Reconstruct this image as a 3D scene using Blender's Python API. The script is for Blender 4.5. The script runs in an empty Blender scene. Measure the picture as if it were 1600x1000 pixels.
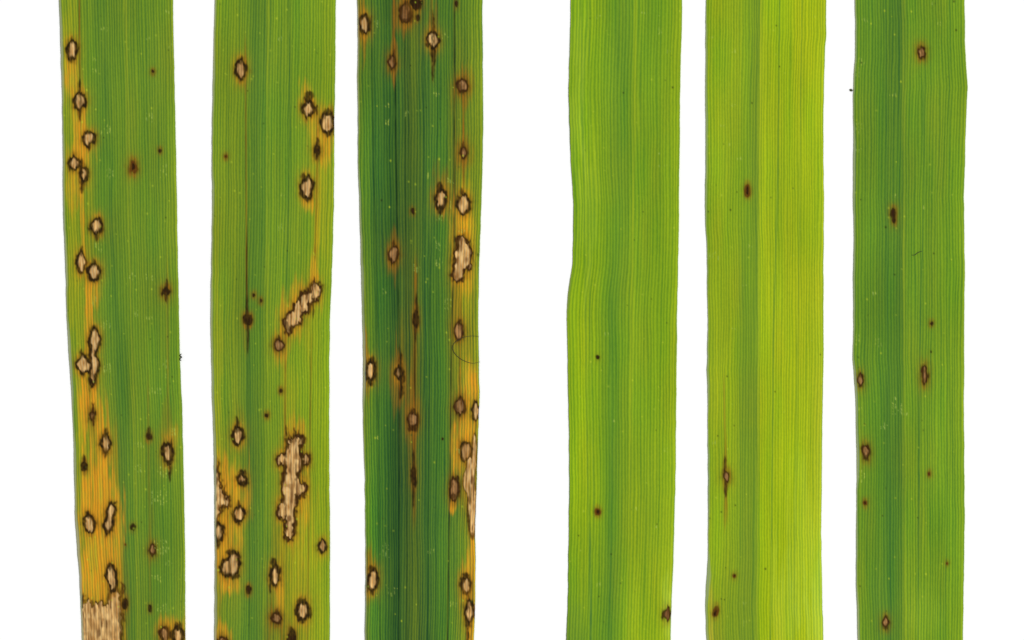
import bpy, math, numpy as np

scene = bpy.context.scene
PX = 0.1 / 1600.0          # one photograph pixel in metres: the view is ten centimetres wide

# ------------------------------------------------------------------ camera
cam_d = bpy.data.cameras.new("camera")
cam = bpy.data.objects.new("camera", cam_d)
scene.collection.objects.link(cam)
CAM_H = 0.60
cam.location = (0, 0, CAM_H)
cam_d.sensor_width = 36.0
LEAF_Z = 0.00030
cam_d.lens = 36.0 * (CAM_H - LEAF_Z) / 0.1
cam_d.clip_start = 0.01
cam_d.clip_end = 50
scene.camera = cam

# ------------------------------------------------------------------ light: even copy-stand light, one softbox on the right
world = bpy.data.worlds.new("World")
scene.world = world
world.use_nodes = True
wb = world.node_tree.nodes["Background"]
wb.inputs[0].default_value = (1.0, 1.0, 1.0, 1)
wb.inputs[1].default_value = 0.56

def area(name, loc, size, power):
    l = bpy.data.lights.new(name, 'AREA')
    l.shape = 'SQUARE'
    l.size = size
    l.energy = power
    o = bpy.data.objects.new(name, l)
    scene.collection.objects.link(o)
    o.location = loc
    d = -np.array(loc, float)
    rx = math.acos(-d[2] / np.linalg.norm(d))
    o.rotation_euler = (rx, 0, math.atan2(-d[0], d[1]))
    return o
area("softbox", (0.75, 0.15, 1.9), 0.45, 25)

scene.view_settings.view_transform = 'Standard'
scene.view_settings.look = 'None'
scene.view_settings.exposure = 0
scene.view_settings.gamma = 1

# ------------------------------------------------------------------ small numeric helpers
def lin(c):
    c = np.asarray(c, float) / 255.0
    return np.where(c <= 0.04045, c / 12.92, ((c + 0.055) / 1.055) ** 2.4)
EXPO = 1.16     # light reaching a flat leaf under the softbox and the room
def alb(c):
    return lin(c) / EXPO
def hsh(i, j, seed):
    i = np.asarray(i, np.int64); j = np.asarray(j, np.int64)
    h = (i * 374761393 + j * 668265263 + seed * 2246822519) & 0xffffffff
    h = ((h ^ (h >> 13)) * 1274126177) & 0xffffffff
    h = ((h ^ (h >> 16)) * 2654435761) & 0xffffffff
    return ((h ^ (h >> 15)) & 0xffffff) / float(0xffffff)
def vn(x, y, seed):
    """smooth value noise, 0..1"""
    xi = np.floor(x); yi = np.floor(y)
    fx = x - xi; fy = y - yi
    fx = fx * fx * (3 - 2 * fx); fy = fy * fy * (3 - 2 * fy)
    a = hsh(xi, yi, seed); b = hsh(xi + 1, yi, seed)
    c = hsh(xi, yi + 1, seed); d = hsh(xi + 1, yi + 1, seed)
    return (a * (1 - fx) + b * fx) * (1 - fy) + (c * (1 - fx) + d * fx) * fy
def sstep(a, b, x):
    t = np.clip((x - a) / (b - a), 0, 1)
    return t * t * (3 - 2 * t)
def mixc(col, c, w):
    w = np.clip(w, 0, 1)[..., None]
    return col * (1 - w) + np.asarray(c) * w

# ------------------------------------------------------------------ materials
def new_mat(name):
    m = bpy.data.materials.new(name)
    m.use_nodes = True
    nt = m.node_tree
    return m, nt, nt.nodes["Principled BSDF"]

def N(nt, typ, **kw):
    n = nt.nodes.new(typ)
    for k, v in kw.items():
        setattr(n, k, v)
    return n

def math_node(nt, op, a, b=None, c=None):
    n = N(nt, 'ShaderNodeMath', operation=op)
    for i, v in enumerate((a, b, c)):
        if v is None: continue
        if isinstance(v, (int, float)): n.inputs[i].default_value = v
        else: nt.links.new(v, n.inputs[i])
    return n.outputs[0]

def leaf_material(name, veins, seed):
    m, nt, bsdf = new_mat(name)
    L = nt.links.new
    col = N(nt, 'ShaderNodeAttribute', attribute_name='tissue')
    pos = N(nt, 'ShaderNodeAttribute', attribute_name='vein')      # x: across the blade in veins, y: along it (px), z: vein strength
    sep = N(nt, 'ShaderNodeSeparateXYZ'); L(pos.outputs['Vector'], sep.inputs[0])
    u, v, amp = sep.outputs
    # slow wander of each vein along the blade
    cw = N(nt, 'ShaderNodeCombineXYZ')
    L(math_node(nt, 'MULTIPLY', u, 0.35), cw.inputs[0]); L(math_node(nt, 'MULTIPLY', v, 0.006), cw.inputs[1]); cw.inputs[2].default_value = seed
    wn = N(nt, 'ShaderNodeTexNoise'); wn.inputs['Scale'].default_value = 1.0; wn.inputs['Detail'].default_value = 1.0
    L(cw.outputs[0], wn.inputs['Vector'])
    ph = math_node(nt, 'ADD', u, math_node(nt, 'MULTIPLY', wn.outputs['Fac'], 1.3))
    wave = math_node(nt, 'MULTIPLY_ADD', math_node(nt, 'COSINE', math_node(nt, 'MULTIPLY', ph, 2 * math.pi)), 0.5, 0.5)
    # every vein a little different, changing slowly along its length
    c1 = N(nt, 'ShaderNodeCombineXYZ')
    L(math_node(nt, 'MULTIPLY', ph, 1.0), c1.inputs[0]); L(math_node(nt, 'MULTIPLY', v, 0.0055), c1.inputs[1]); c1.inputs[2].default_value = seed + 11
    n1 = N(nt, 'ShaderNodeTexNoise'); n1.inputs['Scale'].default_value = 0.9; n1.inputs['Detail'].default_value = 2.5; n1.inputs['Roughness'].default_value = 0.65
    L(c1.outputs[0], n1.inputs['Vector'])
    # short streaks of tissue between the veins
    c2 = N(nt, 'ShaderNodeCombineXYZ')
    L(math_node(nt, 'MULTIPLY', u, 2.1), c2.inputs[0]); L(math_node(nt, 'MULTIPLY', v, 0.11), c2.inputs[1]); c2.inputs[2].default_value = seed + 5
    n2 = N(nt, 'ShaderNodeTexNoise'); n2.inputs['Scale'].default_value = 1.0; n2.inputs['Detail'].default_value = 3.0; n2.inputs['Roughness'].default_value = 0.7
    L(c2.outputs[0], n2.inputs['Vector'])
    s = math_node(nt, 'SUBTRACT', wave, 0.5)
    s = math_node(nt, 'MULTIPLY', s, 0.95)
    s = math_node(nt, 'ADD', s, math_node(nt, 'MULTIPLY', math_node(nt, 'SUBTRACT', n1.outputs['Fac'], 0.5), 1.5))
    s = math_node(nt, 'ADD', s, math_node(nt, 'MULTIPLY', math_node(nt, 'SUBTRACT', n2.outputs['Fac'], 0.5), 0.75))
    s = math_node(nt, 'MULTIPLY', s, amp)
    comb = N(nt, 'ShaderNodeCombineXYZ')
    for i, k in enumerate((0.62, 0.40, -0.10)):
        L(math_node(nt, 'MAXIMUM', math_node(nt, 'MULTIPLY_ADD', s, k, 1.0), 0.15), comb.inputs[i])
    mul = N(nt, 'ShaderNodeMix', data_type='RGBA', blend_type='MULTIPLY'); mul.inputs[0].default_value = 1.0
    L(col.outputs['Color'], mul.inputs[6]); L(comb.outputs[0], mul.inputs[7])
    L(mul.outputs[2], bsdf.inputs['Base Color'])
    bump = N(nt, 'ShaderNodeBump'); bump.inputs['Strength'].default_value = 0.22; bump.inputs['Distance'].default_value = 0.00003
    L(s, bump.inputs['Height']); L(bump.outputs[0], bsdf.inputs['Normal'])
    bsdf.inputs['Roughness'].default_value = 0.62
    bsdf.inputs['Specular IOR Level'].default_value = 0.02
    return m

def plain_mat(name, rgb, rough=0.7, var=0.15, scale=400):
    m, nt, bsdf = new_mat(name)
    n = N(nt, 'ShaderNodeTexNoise'); n.inputs['Scale'].default_value = scale
    mx = N(nt, 'ShaderNodeMix', data_type='RGBA')
    a = np.array(rgb)
    mx.inputs[6].default_value = (*np.clip(a * (1 - var), 0, 1), 1); mx.inputs[7].default_value = (*np.clip(a * (1 + var), 0, 1), 1)
    nt.links.new(n.outputs['Fac'], mx.inputs[0]); nt.links.new(mx.outputs[2], bsdf.inputs['Base Color'])
    bsdf.inputs['Roughness'].default_value = rough
    bsdf.inputs['Specular IOR Level'].default_value = 0.15
    return m

# ------------------------------------------------------------------ background sheet
mat_paper = plain_mat("white_paper", (0.93, 0.93, 0.93), 0.9, 0.008, 900)
me = bpy.data.meshes.new("background")
nb = 24; ext = 0.35
vs = []; fs = []
for j in range(nb + 1):
    for i in range(nb + 1):
        vs.append(((i / nb * 2 - 1) * ext, (j / nb * 2 - 1) * ext, 0.0))
for j in range(nb):
    for i in range(nb):
        a = j * (nb + 1) + i
        fs.append((a, a + 1, a + nb + 2, a + nb + 1))
me.from_pydata(vs, [], fs)
me.materials.append(mat_paper)
bg = bpy.data.objects.new("background", me)
bg["kind"] = "structure"
scene.collection.objects.link(bg)

# ------------------------------------------------------------------ leaf colouring: tissue, chlorosis, streaks, lesions
TAN = alb((206, 170, 112)); TAN_D = alb((166, 116, 58)); TAN_L = alb((232, 192, 126))
RIM = alb((40, 27, 11)); RIM_B = alb((84, 46, 14)); BROWN = alb((112, 70, 34)); REDB = alb((92, 40, 14))
ORANGE = alb((212, 148, 36)); RUST = alb((150, 98, 26)); YEL = alb((176, 168, 32)); OLIVE = alb((122, 118, 34))
SPECK = alb((176, 196, 52)); SCRATCH = alb((172, 192, 84))

def poly(pts, y):
    p = np.array(sorted(pts, key=lambda t: t[0]), float)
    return np.interp(y, p[:, 0], p[:, 1])

def ellf(X, Y, cx, cy, rx, ry, p=2.0):
    dx = (X - cx) / rx; dy = (Y - cy) / ry
    d = np.sqrt(dx * dx + dy * dy) + 1e-6
    if p != 2.0:     # p below two pinches the outline into a spindle along the veins
        q = (np.abs(dx) ** p + np.abs(dy) ** p) ** (1 / p) + 1e-6
        return (q - 1) / (np.sqrt((dx / rx) ** 2 + (dy / ry) ** 2) / d + 1e-6)
    g = np.sqrt((dx / rx) ** 2 + (dy / ry) ** 2) / d + 1e-6
    return (d - 1) / g

def build_leaf(spec):
    nm = spec['seed']
    left, right = spec['left'], spec['right']
    ys = np.concatenate([np.arange(-170, -12, 12.0), np.arange(-12, 1012, 1.35), np.arange(1012, 1175, 12.0)])
    wmax = max(poly(right, y) - poly(left, y) for y in (0, 250, 500, 750, 1000))
    nu = int(wmax / 1.12)
    us = np.linspace(0, 1, nu + 1)
    YY0 = ys[:, None] * np.ones((1, nu + 1))
    xl = poly(left, ys) + (vn(ys / 17.0, ys * 0, nm) - .5) * .7 + (vn(ys / 2.7, ys * 0, nm + 1) - .5) * 0.3
    xr = poly(right, ys) + (vn(ys / 17.0, ys * 0, nm + 2) - .5) * .7 + (vn(ys / 2.7, ys * 0, nm + 3) - .5) * 0.3
    X = xl[:, None] + us[None, :] * (xr - xl)[:, None]
    Y = YY0
    U = us[None, :] * np.ones((len(ys), 1))
    NV = spec['veins']
    VI = np.floor(U * NV + 0.5).astype(int)
    # --- base tissue colours
    uk = np.array(spec['uk']); yk = sorted(spec['pal'])
    rows = []
    for y in yk:
        c0 = np.array(spec['pal'][y], float)
        mean = c0.mean(0) * .5 + np.median(c0, 0) * .5
        c0 = c0 * (1 - spec.get('even', .3)) + mean * spec.get('even', .3)
        c0[:, 0] += np.clip(130 - c0[:, 1], 0, 30) * .22
        c0[:, 0] += np.clip(c0[:, 1] - c0[:, 0] - 34, 0, 40) * .18
        c0[:, 2] -= np.clip(c0[:, 2] - 38, 0, 20) * .35
        c0 = c0 + np.array(spec.get('shift', (0, 0, 0)))
        c = alb(c0)
        rows.append(np.stack([np.interp(us, uk, c[:, k]) for k in range(3)], -1))
    rows = np.array(rows)
    col = np.zeros((len(ys), nu + 1, 3))
    for k in range(3):
        for i in range(nu + 1):
            col[:, i, k] = np.interp(ys, yk, rows[:, i, k])
    big = vn(X / 34, Y / 120, nm + 7) - .5
    col *= (1 + 0.16 * big)[..., None] * np.array([1, 1, 1])
    hue = vn(X / 16, Y / 90, nm + 8) - .5
    col[..., 0] *= 1 + 0.22 * hue
    g = vn(X / 1.7, Y / 1.9, nm + 9) - .5
    col *= (1 + 0.10 * g)[..., None]
    amp = np.full(U.shape, spec.get('amp', 1.0))
    # --- longitudinal bands (folds, midrib, thick veins)
    for (pts, w, c, a) in spec['lines']:
        px_ = poly(pts, ys)[:, None]
        y0 = min(p[0] for p in pts); y1 = max(p[0] for p in pts)
        fade = sstep(y0 - 1, y0 + min(60, (y1 - y0) * .3), Y) * (1 - sstep(y1 - min(60, (y1 - y0) * .3), y1 + 1, Y)) if (y0 > 0 or y1 < 1000) else 1.0
        if y0 <= 0 and y1 < 1000: fade = 1 - sstep(y1 - 60, y1 + 1, Y)
        if y0 > 0 and y1 >= 1000: fade = sstep(y0 - 1, y0 + 60, Y)
        ww = np.exp(-((X - px_) / w) ** 2)
        mod = 0.65 + 0.7 * vn(X * 0 + w, Y / 22, nm + 31)
        col = mixc(col, alb(c), a * ww * fade * np.clip(mod, 0, 1.2))
    # --- margins
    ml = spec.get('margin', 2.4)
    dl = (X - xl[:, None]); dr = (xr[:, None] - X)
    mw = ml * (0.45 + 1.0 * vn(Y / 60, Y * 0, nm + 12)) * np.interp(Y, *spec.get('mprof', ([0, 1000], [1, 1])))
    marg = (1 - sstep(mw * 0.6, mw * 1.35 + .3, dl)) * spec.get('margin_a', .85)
    # --- chlorosis: yellow and orange zones, streaked vein by vein
    vj = hsh(VI, np.zeros_like(VI), nm + 40) - .5
    vj2 = hsh(VI, np.zeros_like(VI), nm + 41) - .5
    streak = vn(U * NV * 0.9, Y / 60, nm + 42) - .5
    streak2 = vn(U * NV * 1.6, Y / 18, nm + 43) - .5
    for (cx, cy, rx, ry, a, c) in spec['zones']:
        dx = (X - cx) / rx
        dy = (Y - cy - vj * ry * .35) / (ry * (1 + .35 * vj2))
        d = np.sqrt(dx * dx + dy * dy)
        w = a * (1 - sstep(0.40, 1.30, d + 0.95 * streak + .35 * streak2)) * (1 - .22 * (streak2 + .5))
        if c == 'o':
            oc = ORANGE + (alb((198, 168, 44)) - ORANGE) * np.clip(.28 + 1.2 * streak2 + .7 * vj, 0, 1)[..., None]
            oc = oc + (alb((190, 118, 30)) - oc) * (sstep(.1, .5, streak) * .5)[..., None]
            col = col * (1 - w[..., None]) + oc * w[..., None]
            continue
        col = mixc(col, {'y': YEL, 'o': ORANGE, 'r': RUST, 'l': OLIVE, 'g': alb((112, 150, 40)), 'p': TAN * .92,
                         'L': alb((178, 205, 60)), 'G': alb((100, 142, 48))}[c], w)
    # --- lesions: halo, ragged dark rim, bleached centre
    lab = np.zeros(U.shape, int); kinds = []
    tone = spec.get('halo', 1.0)
    for li, les in enumerate(spec['lesions']):
        kind, ells = les['k'], les['e']
        cy0 = min(e[1] - e[3] for e in ells) - 60; cy1 = max(e[1] + e[3] for e in ells) + 60
        cx0 = min(e[0] - e[2] for e in ells) - 30; cx1 = max(e[0] + e[2] for e in ells) + 30
        r = np.where((ys > cy0) & (ys < cy1))[0]
        if len(r) == 0: continue
        r0, r1 = r[0], r[-1] + 1
        Xs, Ys = X[r0:r1], Y[r0:r1]; Vs = VI[r0:r1]
        sd = nm * 100 + li
        j1 = hsh(Vs, Vs * 0, sd) - .5; j2 = hsh(Vs, Vs * 0 + 3, sd) - .5
        wa = 1.0 if kind != 'T' else 1.9
        if ells[0][2] < 4.2: wa = .5
        xw = Xs + wa * (2.2 * (vn(Xs / 4.0, Ys / 5, sd + 7) - .5) + 2.4 * (vn(Xs / 9, Ys / 12, sd + 17) - .5))
        yw = Ys + wa * (3.6 * (vn(Xs / 2.2, Ys / 5, sd + 8) - .5) + 4.0 * (vn(Xs / 8, Ys / 14, sd + 18) - .5))
        small = ells[0][2] < 4.2
        jj = 0.35 if small else 1.0
        acc = np.zeros(Xs.shape); fh = np.full(Xs.shape, 99.0)
        KS = 1.6
        pw = (1.45 + .5 * float(hsh(li, 5, nm))) if (kind != 'T' and not small) else 2.0
        grow = 1.10 if pw < 1.9 else 1.0
        for (cx, cy, rx, ry) in ells:
            rj = ry * (1 + .34 * j1 * jj * min(1, 16 / ry)); cj = cy + .22 * min(ry, 16) * j2 * jj
            acc += np.exp(-np.clip(ellf(xw, yw, cx, cj, rx * (1 + (grow - 1) * .4), rj * grow, pw), -40, 60) / KS)
            fh = np.minimum(fh, ellf(Xs, Ys, cx, cy + .4 * j2 * ry, rx + 1.5, ry * 1.45 + 3))
        f = -KS * np.log(acc + 1e-30) - (.7 if kind in 'tT' else 0)
        sub = col[r0:r1]
        ha = les.get('h', .75) * tone; hw = les.get('hw', 4.5 if not small else 2.2)
        hm = np.exp(-np.clip(fh, 0, None) / hw)
        hm = hm * (0.55 + .8 * (vn(Xs / 2.2, Ys / 16, sd + 9)))
        hc = ORANGE * .65 + RUST * .35 if kind in 'tT' else RUST * .85 + OLIVE * .15
        sub = mixc(sub, hc, ha * .72 * hm)
        # dark spikes that run along the veins, and extra dark patches
        dark = np.zeros(Xs.shape)
        for (cx, cy, rx, ry) in les.get('d', []):
            fd = ellf(xw, yw, cx, cy + .3 * ry * j2, rx, ry * (1 + .5 * j1))
            dark = np.maximum(dark, 1 - sstep(-1.8, 2.2, fd))
        rw = les.get('w', 1.7) * 1.12 + (.35 if kind in 'tT' else 0)
        n3 = vn(Xs / 2.2, Ys / 4.2, sd + 10); n4 = vn(Xs / 6, Ys / 7, sd + 21)
        # tissue browns and darkens towards the rim, unevenly round the spot
        reach = (.5 + 1.9 * n4) * (1.0 if not small else .45) * les.get('ra', 1.0)
        soft = np.exp(-np.clip(f - .2, 0, None) / (1.1 + 1.5 * reach)) * (.45 + .6 * n3)
        sub = mixc(sub, RUST * .36 + OLIVE * .10, np.clip(ha * 1.15, 0, 1) * soft)
        glow = np.exp(-np.clip(f - .5, 0, None) / (1.6 + 1.6 * n4)) * (.36 + .62 * n3) * (.88 if not small else .3) * les.get('ra', 1.0)
        sub = mixc(sub, alb((58, 50, 16)), glow * (f > -1))
        rimm = 1 - sstep(rw * .2, rw * .9 + 1.9 * n3 * (.4 + reach * .5), f)
        rimc = RIM if kind in 'td' else (RIM_B * .35 + RIM * .65 if kind in 'bT' else RIM_B * .75 + RUST * .18)
        sub = mixc(sub, rimc, np.clip(.93 * np.maximum(rimm * (.66 + .5 * n3) * les.get('ra', 1.0), dark * (.75 + .3 * n3)), 0, .97))
        stripe = .5 + .5 * np.cos(2 * np.pi * (U[r0:r1] * NV * .98 + hsh(li, 1, nm)))
        stripe = np.clip(.5 * stripe + .8 * vn(U[r0:r1] * NV * 1.3, Ys / 9, sd + 11) - .05, 0, 1)
        depth = np.clip((-f - rw * .45) / (3.8 if kind == 't' else 2.4), 0, 1) if not small else np.clip(-f / 1.5, 0, 1)
        pl = les.get('b', 1.0)
        if kind in ('t', 'T'):
            cc = TAN_D * (1 - stripe[..., None]) + TAN_L * stripe[..., None]
            ln = sstep(.62, .95, .5 + .5 * np.cos(2 * np.pi * (U[r0:r1] * NV * .5 + hsh(li, 2, nm)))) * vn(Xs / 3, Ys / 8, sd + 24)
            cc = cc * (1 - .62 * ln)[..., None]
            cc = cc * (.90 + .30 * vn(Xs / 3.5, Ys / 6, sd + 22))[..., None]
            cc = cc * pl + BROWN * (1 - pl)
            dd = np.clip(.1 + depth + .6 * (n3 - .5), 0, 1)[..., None]
            cc = (BROWN * .75) * (1 - dd) + cc * dd
        elif kind == 'd':
            cc = RIM * .8 * (1 - .2 * stripe[..., None]) + BROWN * .2 * stripe[..., None]
        elif kind == 'b':
            cc = alb((96, 62, 28)) * (1 - stripe[..., None]) + alb((176, 132, 82)) * stripe[..., None]
            cc = cc * pl + BROWN * .8 * (1 - pl)
            dd = np.clip(depth * (.55 + n3), 0, 1)[..., None]
            cc = (RIM * .5 + RIM_B * .5) * (1 - dd) + cc * dd
        else:
            dd = np.clip(.15 + depth * 1.2 + .9 * (n4 - .5), 0, 1)[..., None]
            cc = (RUST * .42 + REDB * .3) * (1 - dd) + (RIM * .8 + REDB * .12) * dd
        if kind == 'b': rw = rw * .72
        ce = rw * .7 + (1.0 if kind == 't' else 0)
        core = 1 - sstep(-ce - 1.5, -ce + 1.1, f + 1.6 * (n3 - .5))
        wcore = core * (1 - .8 * dark)
        if kind in 'tT': wcore = wcore * (.80 + .20 * depth)
        sub = sub * (1 - wcore[..., None]) + cc * wcore[..., None]
        if kind == 'T':   # stains inside the big dead areas
            sp = sstep(.68, .9, vn(U[r0:r1] * NV * 1.1, Ys / 15, sd + 12)) * core
            sub = mixc(sub, BROWN * .8, .8 * sp)
            sp = sstep(.72, .92, vn(Xs / 7, Ys / 11, sd + 14)) * core
            sub = mixc(sub, alb((150, 104, 52)), .6 * sp)
        col[r0:r1] = sub
        amp[r0:r1] *= 1 - .55 * (1 - sstep(0, 2, f))
        if max(e[2] for e in ells) >= 4.2 or max(e[3] for e in ells) >= 6.5:
            kinds.append((kind, ells))
            inn = (f < rw + .6) | (dark > .6)
            sl = lab[r0:r1]
            sl[inn] = len(kinds)
    # --- points of dirt and wax, scratches
    for (x, y, s) in spec.get('dots', []):
        w = np.exp(-(((X - x) / s) ** 2 + ((Y - y) / (s * 1.15)) ** 2))
        col = mixc(col, alb((42, 44, 20)), .9 * w)
    rng = np.random.RandomState(nm)
    for _ in range(spec.get('specks', 60)):
        t = rng.rand(); uu = rng.rand(); y = t * 1000; s = .7 + .7 * rng.rand()
        r = np.where(abs(ys - y) < 6)[0]; r0, r1 = r[0], r[-1] + 1
        x = np.interp(y, ys, xl) * (1 - uu) + np.interp(y, ys, xr) * uu
        w = np.exp(-(((X[r0:r1] - x) / s) ** 2 + ((Y[r0:r1] - y) / (s * 1.2)) ** 2))
        col[r0:r1] = mixc(col[r0:r1], SPECK if rng.rand() < .8 else alb((60, 80, 30)), (.35 + .5 * rng.rand()) * w)
    for (x, y, w_, h_, a) in spec.get('scratch', []):
        n = int(w_ * h_ / 15) + 3
        pitch = 4.4
        for _ in range(n):
            sx = x + (rng.rand() - .5) * w_; sx = (np.round(sx / pitch) + (rng.rand() - .5) * .25) * pitch
            sy = y + (rng.rand() - .5) * h_; sh = .8 + 1.5 * rng.rand() ** 2; sw = .55 + .25 * rng.rand()
            sl_ = (rng.rand() - .5) * .7
            r = np.where(abs(ys - sy) < 9)[0]; r0, r1 = r[0], r[-1] + 1
            w = np.exp(-(((X[r0:r1] - sx - sl_ * (Y[r0:r1] - sy)) / sw) ** 2 + ((Y[r0:r1] - sy) / sh) ** 2))
            col[r0:r1] = mixc(col[r0:r1], SCRATCH, a * (.45 + .6 * rng.rand()) * w)
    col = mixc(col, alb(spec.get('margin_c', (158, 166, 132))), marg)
    right_line = (1 - sstep(.5, 3.0, dr)) * .5
    col = mixc(col, alb(spec.get('rim_c', (160, 185, 50))), right_line * (lab == 0))
    col = np.clip(col, 0.003, 0.9)
    # --- relief (metres)
    hmid = poly(spec['midrib'], ys)[:, None]
    z = 0.00017 + 0.00013 * np.sin(np.pi * np.clip(U, 0, 1)) ** .8
    z = z + 0.00004 * (vn(X / 60, Y / 140, nm + 60) - .5) + 0.00003 * np.exp(-((X - hmid) / 7) ** 2)
    z = z - 0.00006 * np.exp(-dl / 2.2) - 0.00006 * np.exp(-dr / 2.2)
    z = z - 0.000018 * (lab > 0)
    P = np.stack([(X - 800) * PX, (500 - Y) * PX, z], -1).reshape(-1, 3)
    colf = np.concatenate([col, np.ones(col.shape[:2] + (1,))], -1).reshape(-1, 4)
    amp = amp * (1 - .8 * marg)
    veinv = np.stack([U * NV, Y, amp], -1).reshape(-1, 3)
    nr, nc = X.shape
    A = (np.arange(nr - 1)[:, None] * nc + np.arange(nc - 1)[None, :])
    quads = np.stack([A, A + nc, A + nc + 1, A + 1], -1).reshape(-1, 4)   # counter-clockwise seen from above
    fl = lab[:-1, :-1].copy()
    for o in (lab[1:, :-1], lab[:-1, 1:], lab[1:, 1:]): fl = np.maximum(fl, o)
    xc = (X[:-1, :-1] + X[1:, 1:]) / 2; yc = (Y[:-1, :-1] + Y[1:, 1:]) / 2
    mrib = abs(xc - poly(spec['midrib'], yc[:, 0])[:, None]) < spec.get('mribw', 4.5)
    fl = np.where((fl == 0) & mrib, -1, fl).reshape(-1)
    # thickness: underside and edges of the blade
    extraP = []; extraQ = []; base = len(P)
    ncb = 9; ub = np.linspace(0, nc - 1, ncb).astype(int)
    under = P.reshape(nr, nc, 3)[:, ub].copy(); under[..., 2] -= 0.00010
    under[..., 2] = np.maximum(under[..., 2], 0.00002)
    extraP = under.reshape(-1, 3)
    B = base + np.arange(nr - 1)[:, None] * ncb + np.arange(ncb - 1)[None, :]
    q1 = np.stack([B, B + 1, B + ncb + 1, B + ncb], -1).reshape(-1, 4)
    rr = np.arange(nr - 1)
    q2 = np.stack([rr * nc, base + rr * ncb, base + (rr + 1) * ncb, (rr + 1) * nc], -1)
    q3 = np.stack([rr * nc + nc - 1, (rr + 1) * nc + nc - 1, base + (rr + 1) * ncb + ncb - 1, base + rr * ncb + ncb - 1], -1)
    Pall = np.concatenate([P, extraP]); Call = np.concatenate([colf, colf.reshape(nr, nc, 4)[:, ub].reshape(-1, 4)])
    Vall = np.concatenate([veinv, veinv.reshape(nr, nc, 3)[:, ub].reshape(-1, 3)])
    extra = np.concatenate([q1, q2, q3])
    mat = leaf_material("leaf_tissue", NV, nm * 3.7)

    root = bpy.data.objects.new("rice_leaf", None)
    scene.collection.objects.link(root)
    cx = (np.interp(500, ys, xl) + np.interp(500, ys, xr)) / 2
    root.location = ((cx - 800) * PX, 0, 0)
    root.empty_display_size = 0.01
    root["label"] = spec['label']; root["category"] = "leaf"; root["group"] = "cut leaf blades laid side by side on white"

    def piece(name, q, lbl=None, kind=None):
        used, inv = np.unique(q, return_inverse=True)
        inv = inv.reshape(-1)
        m = bpy.data.meshes.new(name)
        m.vertices.add(len(used)); pp = Pall[used] - np.array([root.location.x, 0, 0])
        m.vertices.foreach_set('co', pp.astype(np.float32).ravel())
        nf = len(q)
        m.loops.add(nf * 4); m.loops.foreach_set('vertex_index', inv.astype(np.int32))
        m.polygons.add(nf); m.polygons.foreach_set('loop_start', (np.arange(nf) * 4).astype(np.int32))
        m.polygons.foreach_set('loop_total', np.full(nf, 4, np.int32))
        m.update(calc_edges=True)
        m.polygons.foreach_set('use_smooth', np.ones(nf, bool))
        ca = m.attributes.new('tissue', 'FLOAT_COLOR', 'POINT'); ca.data.foreach_set('color', Call[used].astype(np.float32).ravel())
        va = m.attributes.new('vein', 'FLOAT_VECTOR', 'POINT'); va.data.foreach_set('vector', Vall[used].astype(np.float32).ravel())
        m.materials.append(mat)
        o = bpy.data.objects.new(name, m)
        scene.collection.objects.link(o); o.parent = root
        if lbl: o["label"] = lbl
        if kind: o["kind"] = kind
        return o
    piece("blade", np.concatenate([quads[fl == 0], extra]))
    if (fl == -1).any(): piece("midrib", quads[fl == -1])
    for k, (kd, ells) in enumerate(kinds, 1):
        q = quads[fl == k]
        if len(q) > 12:
            big_ = max(e[3] for e in ells) > 25
            lb = {'t': "bleached tan spot with a dark ragged rim", 'T': "large dead straw-coloured patch with dark edge",
                  'd': "small blackish spot", 'b': "brown spot with darker rim", 'r': "reddish brown spot with rusty halo"}[kd]
            piece("lesion", q, lb)

def T(x, y, rx, ry, up=0, dn=0, k='t', **kw):
    d = []
    if up: d.append((x + kw.pop('ux', 0), y - ry - up * .35, 2.4, up * .75 + 2))
    if dn: d.append((x + kw.pop('dx', 0), y + ry + dn * .35, 2.2, dn * .75 + 2))
    kw.pop('ux', None); kw.pop('dx', None)
    d += kw.pop('dd', [])
    return dict(k=k, e=[(x, y, rx, ry)], d=d, **kw)

LEAVES = []
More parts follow.
